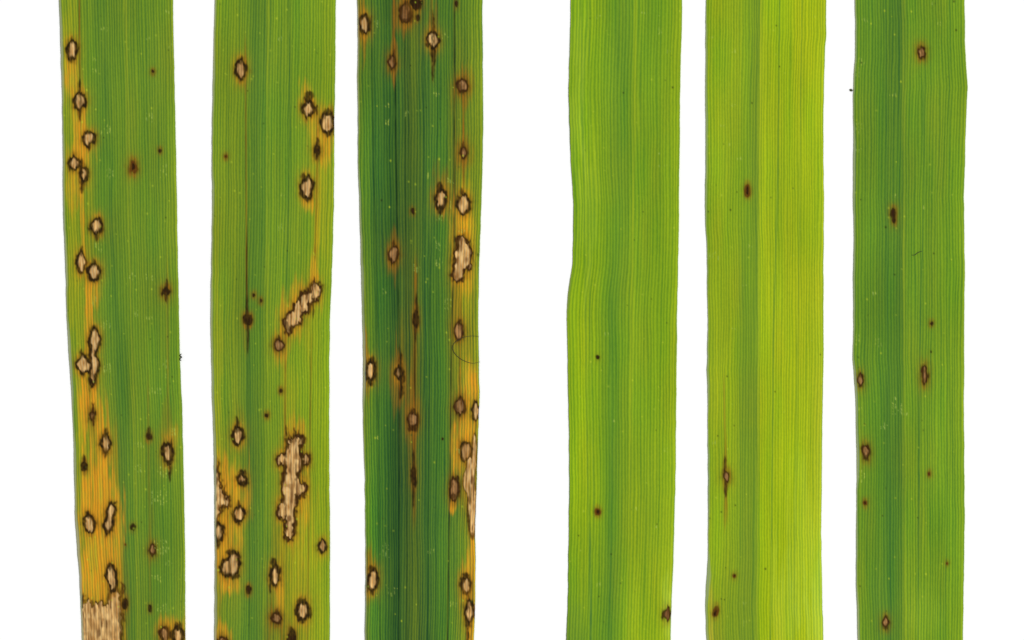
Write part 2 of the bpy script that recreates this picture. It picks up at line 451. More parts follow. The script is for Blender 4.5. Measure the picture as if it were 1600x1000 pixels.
# ---- first leaf: yellowing left margin, dead patch at the bottom
LEAVES.append(dict(
    seed=11, shift=(4, -1, -1), veins=41, amp=1.0, specks=90, halo=1.0,
    label="leftmost diseased leaf with orange left side and dead straw patch at its bottom corner",
    left=[(-170, 90), (0, 92), (62, 93.7), (125, 96), (190, 97.3), (312, 98), (375, 100), (437, 102.5), (500, 104.2), (562, 107.5), (625, 112), (687, 114.5), (750, 115.7), (812, 117), (862, 120.5), (900, 123.7), (940, 125.5), (1000, 127.5), (1175, 131)],
    right=[(-170, 268), (0, 270), (125, 272.5), (250, 275), (312, 276), (437, 278.5), (500, 279.5), (562, 281), (625, 284), (687, 285.5), (812, 288), (875, 289), (1000, 289.7), (1175, 291)],
    midrib=[(0, 196), (300, 201), (600, 208), (1000, 217)],
    uk=[0, .08, .2, .35, .48, .55, .7, .88, 1],
    pal={0: [(122, 152, 36), (125, 150, 36), (104, 142, 38), (84, 128, 44), (98, 135, 42), (104, 140, 42), (100, 138, 42), (104, 140, 42), (128, 156, 38)],
         300: [(130, 155, 36), (140, 158, 34), (110, 142, 36), (78, 128, 46), (96, 134, 42), (104, 138, 42), (100, 138, 42), (104, 140, 42), (120, 152, 38)],
         600: [(112, 145, 48), (140, 158, 34), (128, 152, 36), (92, 136, 44), (76, 122, 46), (102, 138, 42), (100, 138, 42), (98, 140, 42), (112, 150, 40)],
         850: [(104, 135, 48), (150, 148, 36), (150, 142, 36), (128, 135, 38), (76, 124, 48), (96, 136, 42), (90, 134, 44), (86, 136, 44), (118, 155, 38)],
         1000: [(140, 120, 70), (150, 130, 50), (150, 130, 50), (116, 128, 38), (76, 124, 48), (98, 138, 42), (88, 136, 44), (86, 138, 44), (126, 150, 38)]},
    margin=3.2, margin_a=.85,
    lines=[([(0, 196), (300, 201), (600, 208), (1000, 217)], 2.2, (138, 156, 40), .55),
           ([(0, 161), (300, 172), (600, 186), (1000, 200)], 5, (74, 116, 44), .4),
           ([(0, 124), (60, 124), (150, 125), (330, 128)], 1.6, (120, 90, 24), .8),
           ([(250, 127), (420, 133), (520, 139)], 1.8, (150, 118, 24), .55),
           ([(515, 141), (560, 142), (640, 145), (700, 147)], 1.5, (78, 44, 16), .95),
           ([(690, 146), (800, 150), (900, 157), (945, 161), (1000, 163)], 1.5, (130, 78, 22), .75),
           ([(640, 180), (800, 184), (1000, 196)], 2.2, (150, 130, 30), .6),
           ([(380, 261), (560, 262), (760, 263)], 2.0, (132, 122, 34), .5),
           ([(560, 231), (700, 232), (960, 235)], 1.8, (118, 118, 34), .55)],
    zones=[(108, 45, 12, 60, .4, 'y'), (112, 110, 10, 45, .75, 'o'), (124, 185, 11, 55, .75, 'o'), (126, 235, 18, 30, .7, 'o'), (118, 290, 11, 42, .85, 'o'), (129, 330, 5, 70, .6, 'o'),
           (140, 340, 8, 70, .3, 'y'), (146, 452, 13, 28, .8, 'o'), (140, 500, 8, 42, .75, 'o'), (112, 400, 12, 130, .35, 'y'),
           (134, 625, 21, 62, .95, 'o'), (156, 675, 22, 50, .65, 'o'), (122, 700, 8, 60, .5, 'y'), (152, 790, 32, 105, .95, 'o'), (150, 890, 28, 75, .95, 'o'), (178, 830, 12, 130, .7, 'o'),
           (147, 868, 8, 30, .4, 'g'), (118, 640, 6, 90, .45, 'g'), (122, 740, 5, 60, .4, 'g'), (190, 960, 14, 60, .45, 'l'),
           (262, 665, 14, 40, .5, 'l'), (270, 680, 10, 22, .4, 'o'), (265, 985, 26, 24, .7, 'o'), (236, 830, 7, 40, .45, 'l'), (158, 300, 20, 60, .2, 'g')],
    lesions=[T(112, 77, 7.5, 12, up=6, dn=5, h=.7), T(125, 158, 8.5, 12, up=18, dn=16, h=.7, dd=[(125, 150, 1.6, 22)]),
             T(139, 217, 8.5, 9, dn=8, ux=3), dict(k='t', e=[(116, 256, 8, 9), (131, 273, 4.5, 10)], d=[(127, 262, 2.5, 12), (128, 290, 2.5, 12), (108, 262, 2, 6)], b=.75),
             T(151, 354, 8, 11, dn=9, dd=[(141, 357, 3, 3)]), T(127, 410, 6.5, 13, up=8), T(147, 425, 9.5, 11.5, up=8, w=2.2),
             dict(k='t', e=[(148, 533, 8, 15), (145, 555, 4, 22), (130, 570, 11, 11), (147, 573, 7, 12), (145, 588, 4, 12)], d=[(147, 514, 4, 5), (127, 555, 2, 6), (141, 560, 1.4, 40)], b=.95),
             T(144.5, 649, 4.5, 5.5, k='b', up=10, dn=8), T(165, 694, 7, 12.5, up=9, dn=7), T(131.5, 729, 3.8, 7, k='d', up=10), T(139, 818, 8, 13, up=4),
             dict(k='t', e=[(174, 797, 6.5, 10), (171, 812, 5, 12), (168, 822, 6, 10)], d=[(177, 786, 5, 3), (180, 800, 2.5, 6)], b=.9),
             dict(k='T', e=[(140, 980, 19, 37), (158, 975, 20, 33), (176, 934, 4, 22), (180, 970, 11, 46), (150, 1010, 30, 55), (172, 1040, 22, 60)],
                  d=[(190, 925, 3, 12), (188, 965, 2, 30), (129, 938, 3, 8)], w=1.0, h=.4, ra=.7),
             dict(k='t', e=[(173, 899, 7.5, 13), (176, 912, 4, 12)], d=[(173, 886, 6, 4), (166, 897, 2, 9), (181, 898, 2, 9)]),
             T(195, 943, 3.5, 8, k='d', h=.8), T(208, 261, 5, 8, k='r', h=1.0), T(239, 112, 1.6, 1.8, k='d', h=.8, w=.6), T(249.5, 235, 1.8, 2.2, k='d', h=.6, w=.7),
             T(259.5, 455, 4.8, 6, k='d', up=10, dn=8, h=1.0), T(233, 682, 3.8, 5.5, k='d', up=8, h=.7), dict(k='t', e=[(262, 706, 6.5, 15)], d=[(263, 724, 5, 5), (265, 738, 2.5, 14), (267, 700, 2.5, 14)], b=.75, w=2.4),
             T(207.5, 824, 3.6, 4.5, k='d', h=.3), T(238, 859, 4.6, 8, k='b', h=.6), T(234.5, 951, 2.2, 4.5, k='d', h=.3), T(195.5, 852, 1.2, 1.6, k='r', h=.2, w=.6),
             T(257, 992, 7, 11, k='b', w=2.6), dict(k='t', e=[(278, 994, 7.5, 13)], d=[(279, 978, 6, 6), (268, 992, 4, 8)], w=2.6)],
    dots=[(162, 215, 1), (259, 340, 1), (262, 526, 1), (269, 589, 1), (235, 530, .9), (221, 816, .9)],
    scratch=[(164, 45, 12, 6, .6), (263, 20, 8, 8, .6), (231, 60, 5, 6, .5), (146, 100, 4, 26, .6), (267, 74, 6, 12, .5), (165, 202, 16, 14, .6), (234, 183, 14, 16, .6), (172, 270, 12, 16, .6), (257, 268, 10, 20, .5),
             (153, 387, 10, 14, .6), (205, 432, 9, 10, .7), (234, 433, 12, 10, .7), (147, 470, 10, 16, .6), (212, 490, 7, 10, .6), (232, 495, 12, 8, .6), (166, 508, 14, 14, .5), (166, 575, 16, 14, .7), (243, 610, 20, 10, .6),
             (258, 575, 6, 30, .4), (218, 695, 12, 8, .6), (216, 732, 10, 12, .6), (255, 738, 14, 18, .7), (274, 675, 12, 10, .7), (248, 778, 24, 22, .75), (253, 855, 20, 22, .7), (246, 904, 14, 10, .8), (255, 950, 20, 12, .6), (265, 880, 10, 8, .5)]))
# ---- second leaf
LEAVES.append(dict(
    seed=23, shift=(3, -1, -1), veins=43, amp=1.0, specks=110, halo=1.0,
    label="diseased leaf second from left with a slanting bleached streak on its right half",
    left=[(-170, 337), (0, 335.5), (60, 334), (125, 332.5), (187, 331.2), (250, 330.5), (312, 331.5), (375, 330.5), (437, 329.5), (500, 328.5), (562, 330), (625, 331), (687, 333.5), (750, 334.3), (875, 335.5), (1000, 334.5), (1175, 334)],
    right=[(-170, 525), (0, 524.5), (125, 523.7), (187, 522.5), (312, 521.7), (375, 520), (437, 518), (500, 515.5), (562, 514.5), (750, 514.5), (812, 515.5), (1000, 515), (1175, 515)],
    midrib=[(0, 419), (300, 418), (600, 418), (1000, 416)],
    uk=[0, .08, .2, .32, .42, .5, .6, .75, .9, 1],
    pal={0: [(138, 162, 38), (116, 148, 36), (112, 144, 38), (96, 136, 44), (74, 124, 48), (112, 150, 40), (104, 146, 40), (110, 150, 38), (118, 156, 36), (132, 166, 34)],
         300: [(130, 156, 40), (122, 148, 38), (118, 144, 38), (100, 134, 40), (78, 124, 48), (106, 148, 40), (98, 144, 42), (112, 148, 38), (132, 154, 34), (136, 160, 32)],
         600: [(134, 156, 42), (112, 148, 38), (112, 142, 38), (76, 116, 46), (90, 132, 44), (112, 148, 38), (118, 148, 36), (132, 158, 32), (138, 164, 30), (140, 168, 30)],
         850: [(130, 130, 44), (140, 142, 36), (124, 140, 38), (76, 128, 48), (72, 122, 48), (112, 140, 38), (132, 146, 34), (126, 156, 34), (136, 166, 30), (138, 168, 30)],
         1000: [(135, 130, 44), (108, 144, 42), (86, 134, 46), (74, 126, 48), (78, 122, 46), (118, 142, 38), (142, 144, 32), (138, 156, 32), (138, 166, 30), (138, 168, 30)]},
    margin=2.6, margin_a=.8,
    lines=[([(0, 419), (300, 418), (600, 418), (1000, 412)], 2.4, (140, 162, 38), .55),
           ([(0, 397), (300, 396), (500, 390), (1000, 396)], 7, (72, 116, 44), .35),
           ([(40, 383), (180, 384), (360, 385), (470, 385)], 1.5, (128, 96, 26), .7),
           ([(330, 385.5), (440, 385.5), (545, 387)], 1.5, (70, 44, 16), .85), ([(520, 387), (620, 388), (1000, 390)], 1.6, (64, 98, 36), .5),
           ([(0, 452), (200, 453), (500, 447)], 1.4, (66, 108, 42), .6), ([(470, 447), (560, 446), (700, 445), (860, 441)], 1.6, (132, 98, 26), .8),
           ([(150, 497), (236, 496), (330, 494), (440, 491)], 1.7, (128, 78, 20), .85), ([(232, 499), (330, 497), (440, 495)], 3.0, (186, 142, 32), .55),
           ([(195, 495.5), (250, 496)], 1.6, (50, 34, 14), .9), ([(500, 488), (560, 486), (700, 484), (1000, 480)], 1.6, (124, 104, 26), .65),
           ([(705, 337), (740, 341), (770, 348)], 1.8, (54, 36, 16), .95), ([(745, 354), (850, 357), (900, 358)], 1.4, (82, 42, 14), .85),
           ([(900, 424), (960, 424), (1000, 420)], 1.8, (110, 84, 26), .7), ([(830, 441), (1000, 440)], 1.5, (116, 80, 22), .7)],
    zones=[(376, 118, 8, 28, .5, 'l'), (480, 150, 10, 30, .5, 'o'), (508, 222, 13, 38, .9, 'o'), (494, 200, 12, 40, .55, 'o'), (480, 318, 11, 14, .8, 'o'), (505, 300, 13, 130, .3, 'y'),
           (472, 465, 26, 26, .5, 'o'), (455, 500, 22, 30, .5, 'o'), (440, 545, 14, 30, .6, 'o'), (492, 430, 8, 26, .6, 'o'), (480, 520, 10, 36, .35, 'y'),
           (386, 520, 7, 36, .5, 'l'), (462, 672, 18, 22, .7, 'o'), (462, 760, 28, 105, .45, 'l'), (470, 790, 14, 60, .7, 'o'), (372, 670, 10, 40, .45, 'l'),
           (352, 750, 18, 40, .75, 'o'), (365, 790, 22, 70, .7, 'o'), (345, 870, 16, 60, .7, 'o'), (358, 915, 18, 16, .85, 'o'), (440, 890, 18, 60, .45, 'l'), (436, 935, 9, 28, .8, 'o'), (346, 992, 14, 18, .8, 'o'),
           (474, 940, 20, 50, .4, 'l'), (450, 985, 24, 24, .5, 'l'), (504, 865, 10, 20, .4, 'y'), (468, 880, 30, 130, .45, 'y'), (452, 620, 16, 60, .25, 'y'), (420, 980, 8, 40, .5, 'l'), (341, 580, 7, 200, .3, 'y')],
    lesions=[T(376, 109, 7.5, 12.5, k='t', up=5, b=.55, w=2.2), dict(k='t', e=[(482, 171, 8.5, 11)], d=[(482, 152, 8, 8), (494, 171, 3, 7), (473, 172, 3, 8)], w=2.4),
             dict(k='t', e=[(511.5, 191, 9, 15)], d=[(520, 190, 1.6, 22), (512, 209, 4, 5), (512, 172, 4, 5)], w=2.2), T(496, 236, 4.2, 7, k='d', up=14, dn=8), T(352.5, 244.5, 2, 2, k='r', h=.8, w=.7),
             dict(k='t', e=[(479.5, 293, 9, 15)], d=[(477, 276, 7, 5), (480, 312, 3, 4)], b=.85, w=2.0), dict(k='d', e=[(385, 499, 4, 7), (390, 500, 3, 6)], d=[(386, 482, 2, 18), (387, 520, 1.8, 26)], h=1.0),
             T(396.5, 461, 1.7, 2, k='d', h=.6, w=.6), T(407.5, 470, 1.7, 2.4, k='d', h=.6, w=.6),
             dict(k='T', e=[(493, 454, 7.5, 13), (485, 466, 5, 10), (476, 474, 7, 14), (465, 489, 7.5, 16), (457, 499, 9, 12), (450, 508, 5, 11)], d=[(491, 440, 2, 8), (501, 458, 2.5, 5), (448, 505, 3, 10), (453, 517, 4, 5), (489, 470, 1.4, 20)], w=1.8),
             T(435.5, 540, 7.5, 8, k='b', up=5), T(439, 611, 2, 2.6, k='d', h=.7, w=.7), T(417, 648.5, 2, 2.6, k='d', h=.7, w=.7), dict(k='t', e=[(372, 682, 7.5, 12)], d=[(371, 662, 3, 10), (372, 671, 6, 5)], b=.85, w=2.6),
             dict(k='T', e=[(461, 690, 13, 9), (458, 718, 13, 30), (441, 720, 7, 9), (477, 719, 5, 7), (453, 765, 11, 38), (467, 762, 9, 12), (441, 797, 7, 13), (452, 805, 7, 30), (452, 835, 7, 8)],
                  d=[(446, 675, 2, 9), (453, 684, 2, 8), (460, 678, 2, 9), (467, 682, 2, 9), (473, 686, 3, 7), (470, 776, 6, 4), (451, 843, 6, 3), (443, 745, 1.6, 18), (461, 815, 1.6, 18)], w=2.0, h=.8),
             dict(k='t', e=[(378, 750, 6.5, 7)], d=[(379, 738, 6, 4), (379, 756, 6, 4)], b=.6, w=2.4), dict(k='T', e=[(339, 762, 5, 26), (345, 777, 6, 13), (353, 782, 5, 6), (338, 795, 4, 16)], d=[(341, 735, 2, 18), (352, 768, 2, 12), (357, 790, 4, 3)], w=1.5, h=.6),
             T(373, 803, 8.5, 10.5, up=9, dn=6, w=2.3), dict(k='t', e=[(342.5, 831, 6.5, 12)], d=[(348, 831, 1.8, 10), (341, 848, 3, 10), (342, 818, 3, 4)], b=.8),
             dict(k='t', e=[(365, 880, 9, 18), (358, 886, 12, 13), (352, 890, 7, 10)], d=[(360, 862, 9, 4), (358, 889, 2.2, 16), (366, 901, 10, 4), (351, 897, 5, 4)], w=2.4, b=.9),
             T(388, 922, 3, 5.5, k='d', h=.8), dict(k='t', e=[(429.5, 899, 7, 13)], d=[(427, 880, 4, 9), (423, 917, 1.8, 12), (430, 886, 5, 4)], w=2.2), dict(k='t', e=[(504, 854, 6, 8)], d=[], b=.55, w=1.3, h=.6),
             dict(k='t', e=[(473, 954, 9, 13)], d=[(471, 938, 7, 6), (474, 969, 3, 6), (484, 954, 2.5, 8)], w=2.6), T(432, 966, 8, 8.5, k='b', up=4, w=2.2, h=.9), dict(k='d', e=[(456, 1000, 6, 12)], d=[(455, 988, 3, 8)]), T(347, 1001, 7, 6, k='b')],
    dots=[(387, 142, 1), (461, 167, 1), (449, 392, .9)],
    scratch=[(438, 62, 8, 10, .7), (440, 355, 10, 12, .4), (441, 306, 5, 6, .5)]))
# ---- third leaf: dark green
LEAVES.append(dict(
    seed=37, even=.12, veins=42, amp=1.3, specks=80, halo=1.0,
    label="darkest green leaf, many brown spots and a yellow-orange streak along its right side",
    left=[(-170, 556), (0, 558), (62, 558.7), (125, 558.2), (187, 559), (250, 559.2), (312, 561), (375, 563), (437, 564.5), (500, 566), (562, 567.3), (625, 566.3), (687, 568), (750, 570), (875, 571), (1000, 570), (1175, 570)],
    right=[(-170, 753), (0, 753.7), (125, 754.6), (187, 755), (250, 754.5), (312, 752.5), (375, 750), (437, 748), (500, 747.5), (562, 748), (612, 749.3), (650, 748), (730, 745.7), (812, 743), (840, 742), (875, 743.5), (937, 742.5), (1000, 740.5), (1175, 738)],
    midrib=[(0, 645), (300, 648), (600, 649), (1000, 648)],
    uk=[0, .06, .15, .3, .45, .55, .7, .78, .9, 1],
    pal={0: [(120, 120, 34), (92, 126, 38), (70, 118, 44), (62, 106, 42), (80, 104, 36), (76, 118, 44), (76, 118, 42), (88, 124, 40), (102, 134, 38), (118, 148, 36)],
         300: [(108, 142, 40), (86, 132, 42), (54, 106, 46), (60, 102, 42), (72, 104, 38), (66, 112, 46), (76, 120, 42), (118, 124, 34), (124, 138, 36), (126, 150, 36)],
         550: [(112, 122, 46), (98, 132, 38), (62, 114, 44), (58, 100, 44), (88, 96, 32), (60, 112, 46), (72, 122, 42), (112, 122, 32), (142, 142, 32), (130, 146, 34)],
         800: [(108, 152, 38), (76, 136, 42), (64, 116, 44), (48, 94, 44), (80, 104, 38), (62, 110, 46), (72, 120, 44), (78, 118, 44), (108, 132, 38), (140, 142, 42)],
         1000: [(108, 120, 48), (78, 130, 44), (74, 120, 42), (50, 94, 44), (80, 108, 36), (60, 104, 46), (76, 124, 42), (84, 128, 42), (118, 142, 38), (160, 130, 40)]},
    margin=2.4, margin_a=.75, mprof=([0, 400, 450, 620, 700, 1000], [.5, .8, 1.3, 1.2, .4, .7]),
    lines=[([(0, 645), (300, 648), (600, 649), (1000, 648)], 3.5, (96, 122, 38), .55),
           ([(0, 580), (200, 583), (500, 589), (1000, 594)], 1.3, (34, 72, 34), .7), ([(0, 616), (200, 618), (300, 620), (600, 624), (1000, 623)], 1.7, (24, 52, 26), .95),
           ([(0, 606), (300, 610), (600, 613), (1000, 612)], 9, (46, 84, 34), .45), ([(300, 616), (600, 618), (1000, 617)], 4, (34, 70, 34), .4), ([(0, 632), (400, 634), (1000, 636)], 1.4, (34, 66, 32), .7), ([(0, 684), (500, 683), (1000, 681)], 1.3, (40, 84, 40), .5),
           ([(0, 638), (300, 640), (600, 640), (1000, 656)], 1.5, (40, 74, 34), .5), ([(0, 662), (500, 663), (1000, 669)], 1.5, (40, 82, 40), .7), ([(350, 672), (700, 670), (1000, 668)], 1.4, (34, 74, 36), .7),
           ([(0, 710), (250, 710), (350, 709), (560, 705), (750, 703), (1000, 699)], 1.5, (50, 62, 26), .9),
           ([(100, 724), (330, 724), (520, 719), (650, 718), (760, 716)], 1.5, (122, 78, 22), .7), ([(380, 741), (640, 737), (900, 735)], 1.5, (96, 90, 30), .55),
           ([(380, 650), (470, 649), (560, 648), (700, 647), (800, 647), (840, 646)], 3.4, (118, 88, 26), .85), ([(440, 650), (560, 648), (700, 647), (790, 647)], 1.5, (46, 26, 12), .8),
           ([(535, 625), (600, 625), (640, 626)], 3.0, (62, 40, 16), .85), ([(470, 628), (560, 628), (660, 632)], 4.5, (112, 98, 28), .55),
           ([(880, 731), (950, 731), (1000, 730)], 1.8, (58, 40, 16), .85)],
    zones=[(567, 40, 10, 48, .75, 'r'), (632, 20, 20, 38, .7, 'r'), (616, 92, 10, 34, .7, 'r'), (676, 50, 8, 55, .55, 'r'), (722, 135, 18, 42, .65, 'r'), (725, 240, 12, 42, .65, 'r'), (690, 300, 14, 40, .5, 'r'),
           (720, 340, 13, 40, .85, 'o'), (722, 360, 16, 30, .75, 'o'), (728, 430, 12, 45, .8, 'o'), (716, 470, 9, 60, .65, 'r'), (730, 440, 20, 170, .4, 'y'), (613, 395, 10, 34, .55, 'r'), (572, 578, 10, 48, .65, 'r'),
           (722, 520, 20, 50, .5, 'l'), (734, 605, 16, 40, .9, 'o'), (728, 670, 16, 36, .85, 'o'), (712, 710, 9, 48, .85, 'o'), (708, 790, 6, 14, .9, 'o'), (735, 715, 12, 70, .8, 'o'), (728, 780, 12, 60, .5, 'l'), (738, 880, 8, 60, .95, 'o'), (728, 905, 12, 40, .6, 'o'), (737, 985, 9, 50, .85, 'o'),
           (575, 900, 11, 52, .7, 'r'), (622, 585, 12, 50, .5, 'r'), (645, 650, 11, 60, .5, 'r'), (722, 630, 4, 60, .0, 'g'), (737, 640, 4, 22, .5, 'g')],
    lesions=[dict(k='t', e=[(569.5, 38, 7, 13)], d=[(578, 38, 1.8, 12), (569, 25, 4, 4)], w=1.8), dict(k='b', e=[(634, 21, 8.5, 13)], d=[(627, 20, 3, 12), (640, 27, 3, 8), (634, 31, 6, 4), (634, 8, 2.5, 7)], b=.5, w=2.6, h=1), T(650, 4, 7, 7, k='d'), T(653, 28, 2, 4, k='d', h=.3),
             dict(k='b', e=[(612, 97, 5, 9)], d=[(616, 92, 1.8, 16)], w=2), dict(k='t', e=[(676, 62, 8.5, 10.5)], d=[(676.5, 40, 2, 22), (677, 84, 4, 14), (677, 105, 1.8, 18), (677, 62, 1.6, 12), (668, 72, 4, 5)], w=1.8),
             dict(k='b', e=[(722, 134, 8, 8)], d=[(718, 136, 4, 6)], h=.9), dict(k='b', e=[(725, 238, 4.5, 9)], d=[(724, 228, 1.6, 7)]), dict(k='t', e=[(689, 312, 8.5, 13)], d=[(687, 293, 5, 8), (688, 328, 4, 6)], b=.9, w=2),
             dict(k='t', e=[(724.5, 318, 9, 14)], d=[(722, 300, 2, 8)], w=1.3, b=.9), dict(k='T', e=[(725, 400, 11, 25), (718, 410, 8, 20), (721, 380, 5, 12), (716, 427, 8, 11)], d=[(708, 422, 3, 10), (719, 438, 7, 4)], w=1.2, h=.8),
             dict(k='b', e=[(615, 397, 7, 11)], d=[(614, 381, 2, 8), (620, 398, 2, 10)], h=.9), T(717, 517, 6.5, 11, k='b', h=.8, w=1.2, up=4), dict(k='d', e=[(650, 499, 3.6, 13)], d=[(651, 482, 2, 18), (649, 518, 1.8, 16), (653, 502, 2.5, 8)], w=2),
             dict(k='t', e=[(579, 579, 6.5, 13)], d=[(586, 579, 2, 12), (578, 598, 4, 6), (580, 562, 4, 5)], w=2), dict(k='t', e=[(623, 583, 5, 8)], d=[(626, 572, 3, 24), (627, 605, 3, 18), (630, 590, 2.5, 10)], w=2, b=.4),
             dict(k='b', e=[(645, 655, 7.5, 13)], d=[(645, 642, 4, 6), (652, 655, 2.5, 15), (645, 668, 7, 5), (640, 655, 2, 8)], w=1.8), dict(k='b', e=[(719, 635, 8, 13)], d=[(719, 622, 4, 3), (714, 638, 2, 10)], b=.8), dict(k='t', e=[(744, 643, 5, 12)], d=[(739, 640, 1.5, 10)], b=.9, w=1.2),
             dict(k='t', e=[(728, 705, 8, 13)], d=[], w=1.4, b=.5), dict(k='d', e=[(646, 744, 3.2, 13)], d=[(648, 752, 3, 8), (646, 722, 1.8, 16), (646, 772, 1.6, 16)], w=1.8),
             dict(k='T', e=[(741, 705, 3, 26), (735, 735, 6, 20), (732, 752, 8, 18), (737, 778, 6, 32), (738, 803, 4, 28), (738, 825, 3, 12)], d=[(731, 800, 1.8, 18), (733, 820, 2, 14), (738, 838, 3, 5), (734, 775, 1.4, 15)], w=.8, h=.3, ra=.6),
             dict(k='b', e=[(710, 766, 7, 15)], d=[(709, 776, 6, 4), (703, 765, 1.8, 14), (714, 748, 3, 6)], b=.8, w=1.8), dict(k='t', e=[(582, 906, 7.5, 14)], d=[(591, 905, 3.2, 9), (582, 925, 3, 6), (581, 889, 5, 5), (575, 908, 1.6, 14)], w=2.0),
             dict(k='t', e=[(728, 915, 6.5, 13)], d=[(728, 899, 5, 4), (722, 915, 1.6, 10)], b=.95), dict(k='t', e=[(733, 955, 6.5, 18)], d=[(731, 975, 5, 6), (727, 960, 1.6, 14), (731, 995, 2, 16), (731, 940, 1.4, 14)], w=1.5),
             T(645, 330, 2.4, 3.6, k='d', h=.4, w=.6), T(713, 6, 2, 5, k='d', h=.3, w=.6), T(691, 685.5, 1.5, 2, k='d', h=0, w=.6)],
    dots=[(596, 313, 1.5), (641.5, 102.5, 1.0), (688, 186, 1.0), (666, 168, 1), (747, 398, 2.0)],
    scratch=[(588, 38, 6, 14, .6), (694, 56, 8, 8, .5), (605, 192, 10, 8, .6), (606, 165, 4, 5, .6), (635, 177, 5, 10, .6), (682, 148, 10, 8, .6), (669, 276, 4, 14, .6), (704, 282, 8, 8, .7), (688, 340, 8, 10, .6), (685, 385, 8, 14, .6), (685, 410, 10, 14, .7),
             (650, 420, 8, 16, .6), (704, 320, 5, 12, .5), (721, 362, 6, 6, .8), (699, 475, 12, 16, .6), (601, 455, 8, 8, .5), (602, 860, 14, 22, .5), (676, 861, 12, 8, .5), (613, 925, 12, 14, .4), (709, 944, 12, 8, .7), (716, 706, 6, 10, .7), (588, 684, 4, 4, .7)]))
# ---- fourth leaf: bright green, healthy
LEAVES.append(dict(
    seed=51, even=.12, shift=(4, 5, -3), veins=34, amp=.85, specks=60, halo=.8,
    label="bright green, nearly spotless leaf, fourth from left, with a notched wavy left edge",
    left=[(-170, 893), (0, 891.7), (62, 890.5), (110, 889), (150, 888.5), (187, 889.5), (250, 891.5), (275, 893), (312, 896), (350, 895.8), (375, 895.5), (412, 894.5), (437, 890.7), (460, 887.5), (475, 886), (500, 886), (562, 887), (625, 888), (687, 889.2), (750, 889.5), (812, 889), (875, 888), (937, 887.3), (975, 886), (1000, 884.5), (1175, 880)],
    right=[(-170, 1069), (0, 1066), (62, 1065), (125, 1063), (187, 1062.4), (250, 1061.7), (375, 1060.6), (437, 1059), (500, 1058), (625, 1057), (687, 1056.2), (750, 1055.5), (812, 1054), (875, 1052.5), (937, 1049.7), (965, 1048.5), (1000, 1048), (1175, 1046)],
    midrib=[(0, 993), (200, 991), (400, 988), (700, 985), (1000, 982)],
    uk=[0, .1, .25, .4, .5, .6, .75, .9, 1],
    pal={0: [(112, 154, 34), (132, 166, 32), (124, 158, 34), (106, 144, 42), (100, 138, 44), (116, 152, 38), (112, 148, 38), (122, 156, 36), (140, 168, 34)],
         300: [(112, 154, 36), (130, 168, 30), (126, 160, 34), (104, 144, 42), (106, 142, 40), (120, 154, 36), (120, 154, 36), (126, 158, 34), (142, 170, 32)],
         600: [(138, 164, 32), (144, 172, 28), (132, 162, 32), (98, 142, 44), (112, 148, 38), (120, 154, 36), (128, 160, 34), (132, 162, 32), (144, 168, 32)],
         800: [(132, 168, 32), (142, 172, 28), (138, 166, 30), (92, 136, 44), (112, 148, 40), (130, 162, 34), (126, 156, 36), (132, 162, 34), (146, 172, 32)],
         1000: [(96, 134, 44), (104, 144, 38), (112, 150, 38), (96, 138, 44), (116, 150, 38), (136, 164, 32), (142, 170, 30), (150, 176, 30), (168, 186, 44)]},
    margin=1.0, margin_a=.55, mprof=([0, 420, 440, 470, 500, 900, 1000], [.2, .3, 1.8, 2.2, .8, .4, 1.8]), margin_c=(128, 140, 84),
    lines=[([(0, 993), (200, 991), (400, 988), (700, 985), (1000, 982)], 2.4, (146, 170, 34), .65),
           ([(0, 983), (200, 974), (400, 965), (600, 957), (1000, 954)], 7, (92, 140, 42), .22), ([(430, 955), (700, 955), (1000, 953)], 1.6, (80, 128, 44), .42),
           ([(0, 908), (400, 914), (1000, 922)], 1.6, (94, 136, 44), .4), ([(0, 921), (400, 920), (900, 930)], 1.6, (94, 136, 44), .35), ([(800, 922), (1000, 924)], 2.0, (64, 118, 52), .6)],
    zones=[(1044, 950, 16, 45, .6, 'L'), (905, 150, 14, 160, .25, 'L'), (918, 320, 16, 130, .2, 'L'), (900, 990, 20, 50, .3, 'G')],
    lesions=[T(934, 799, 3.4, 4.6, k='r', h=.7, w=1.2), T(1042, 960, 5.0, 9, k='b', b=.25, h=.5, w=2.0), T(934, 558, 2.4, 2.6, k='d', h=.2, w=.8)],
    dots=[(1005, 331, .9), (1018, 467, .8), (980, 477, .8), (1051, 136.5, 1.5), (974, 145, 1.2), (904, 837, 1.1), (955, 866, 1.2), (1026.5, 819, 1), (936, 932, 1), (1025, 672, .8)],
    scratch=[(934, 26, 4, 5, .7), (1006, 20, 4, 4, .8), (1030, 36, 5, 26, .4), (1031, 52, 4, 4, .6), (1045, 80, 5, 8, .4), (1030, 240, 3, 6, .6), (1036, 260, 12, 3, .5), (951, 521, 8, 4, .6), (959, 657, 4, 5, .7), (1040, 705, 10, 10, .4), (1025, 822, 4, 4, .8), (995, 795, 4, 4, .6), (937, 913, 10, 6, .5)]))
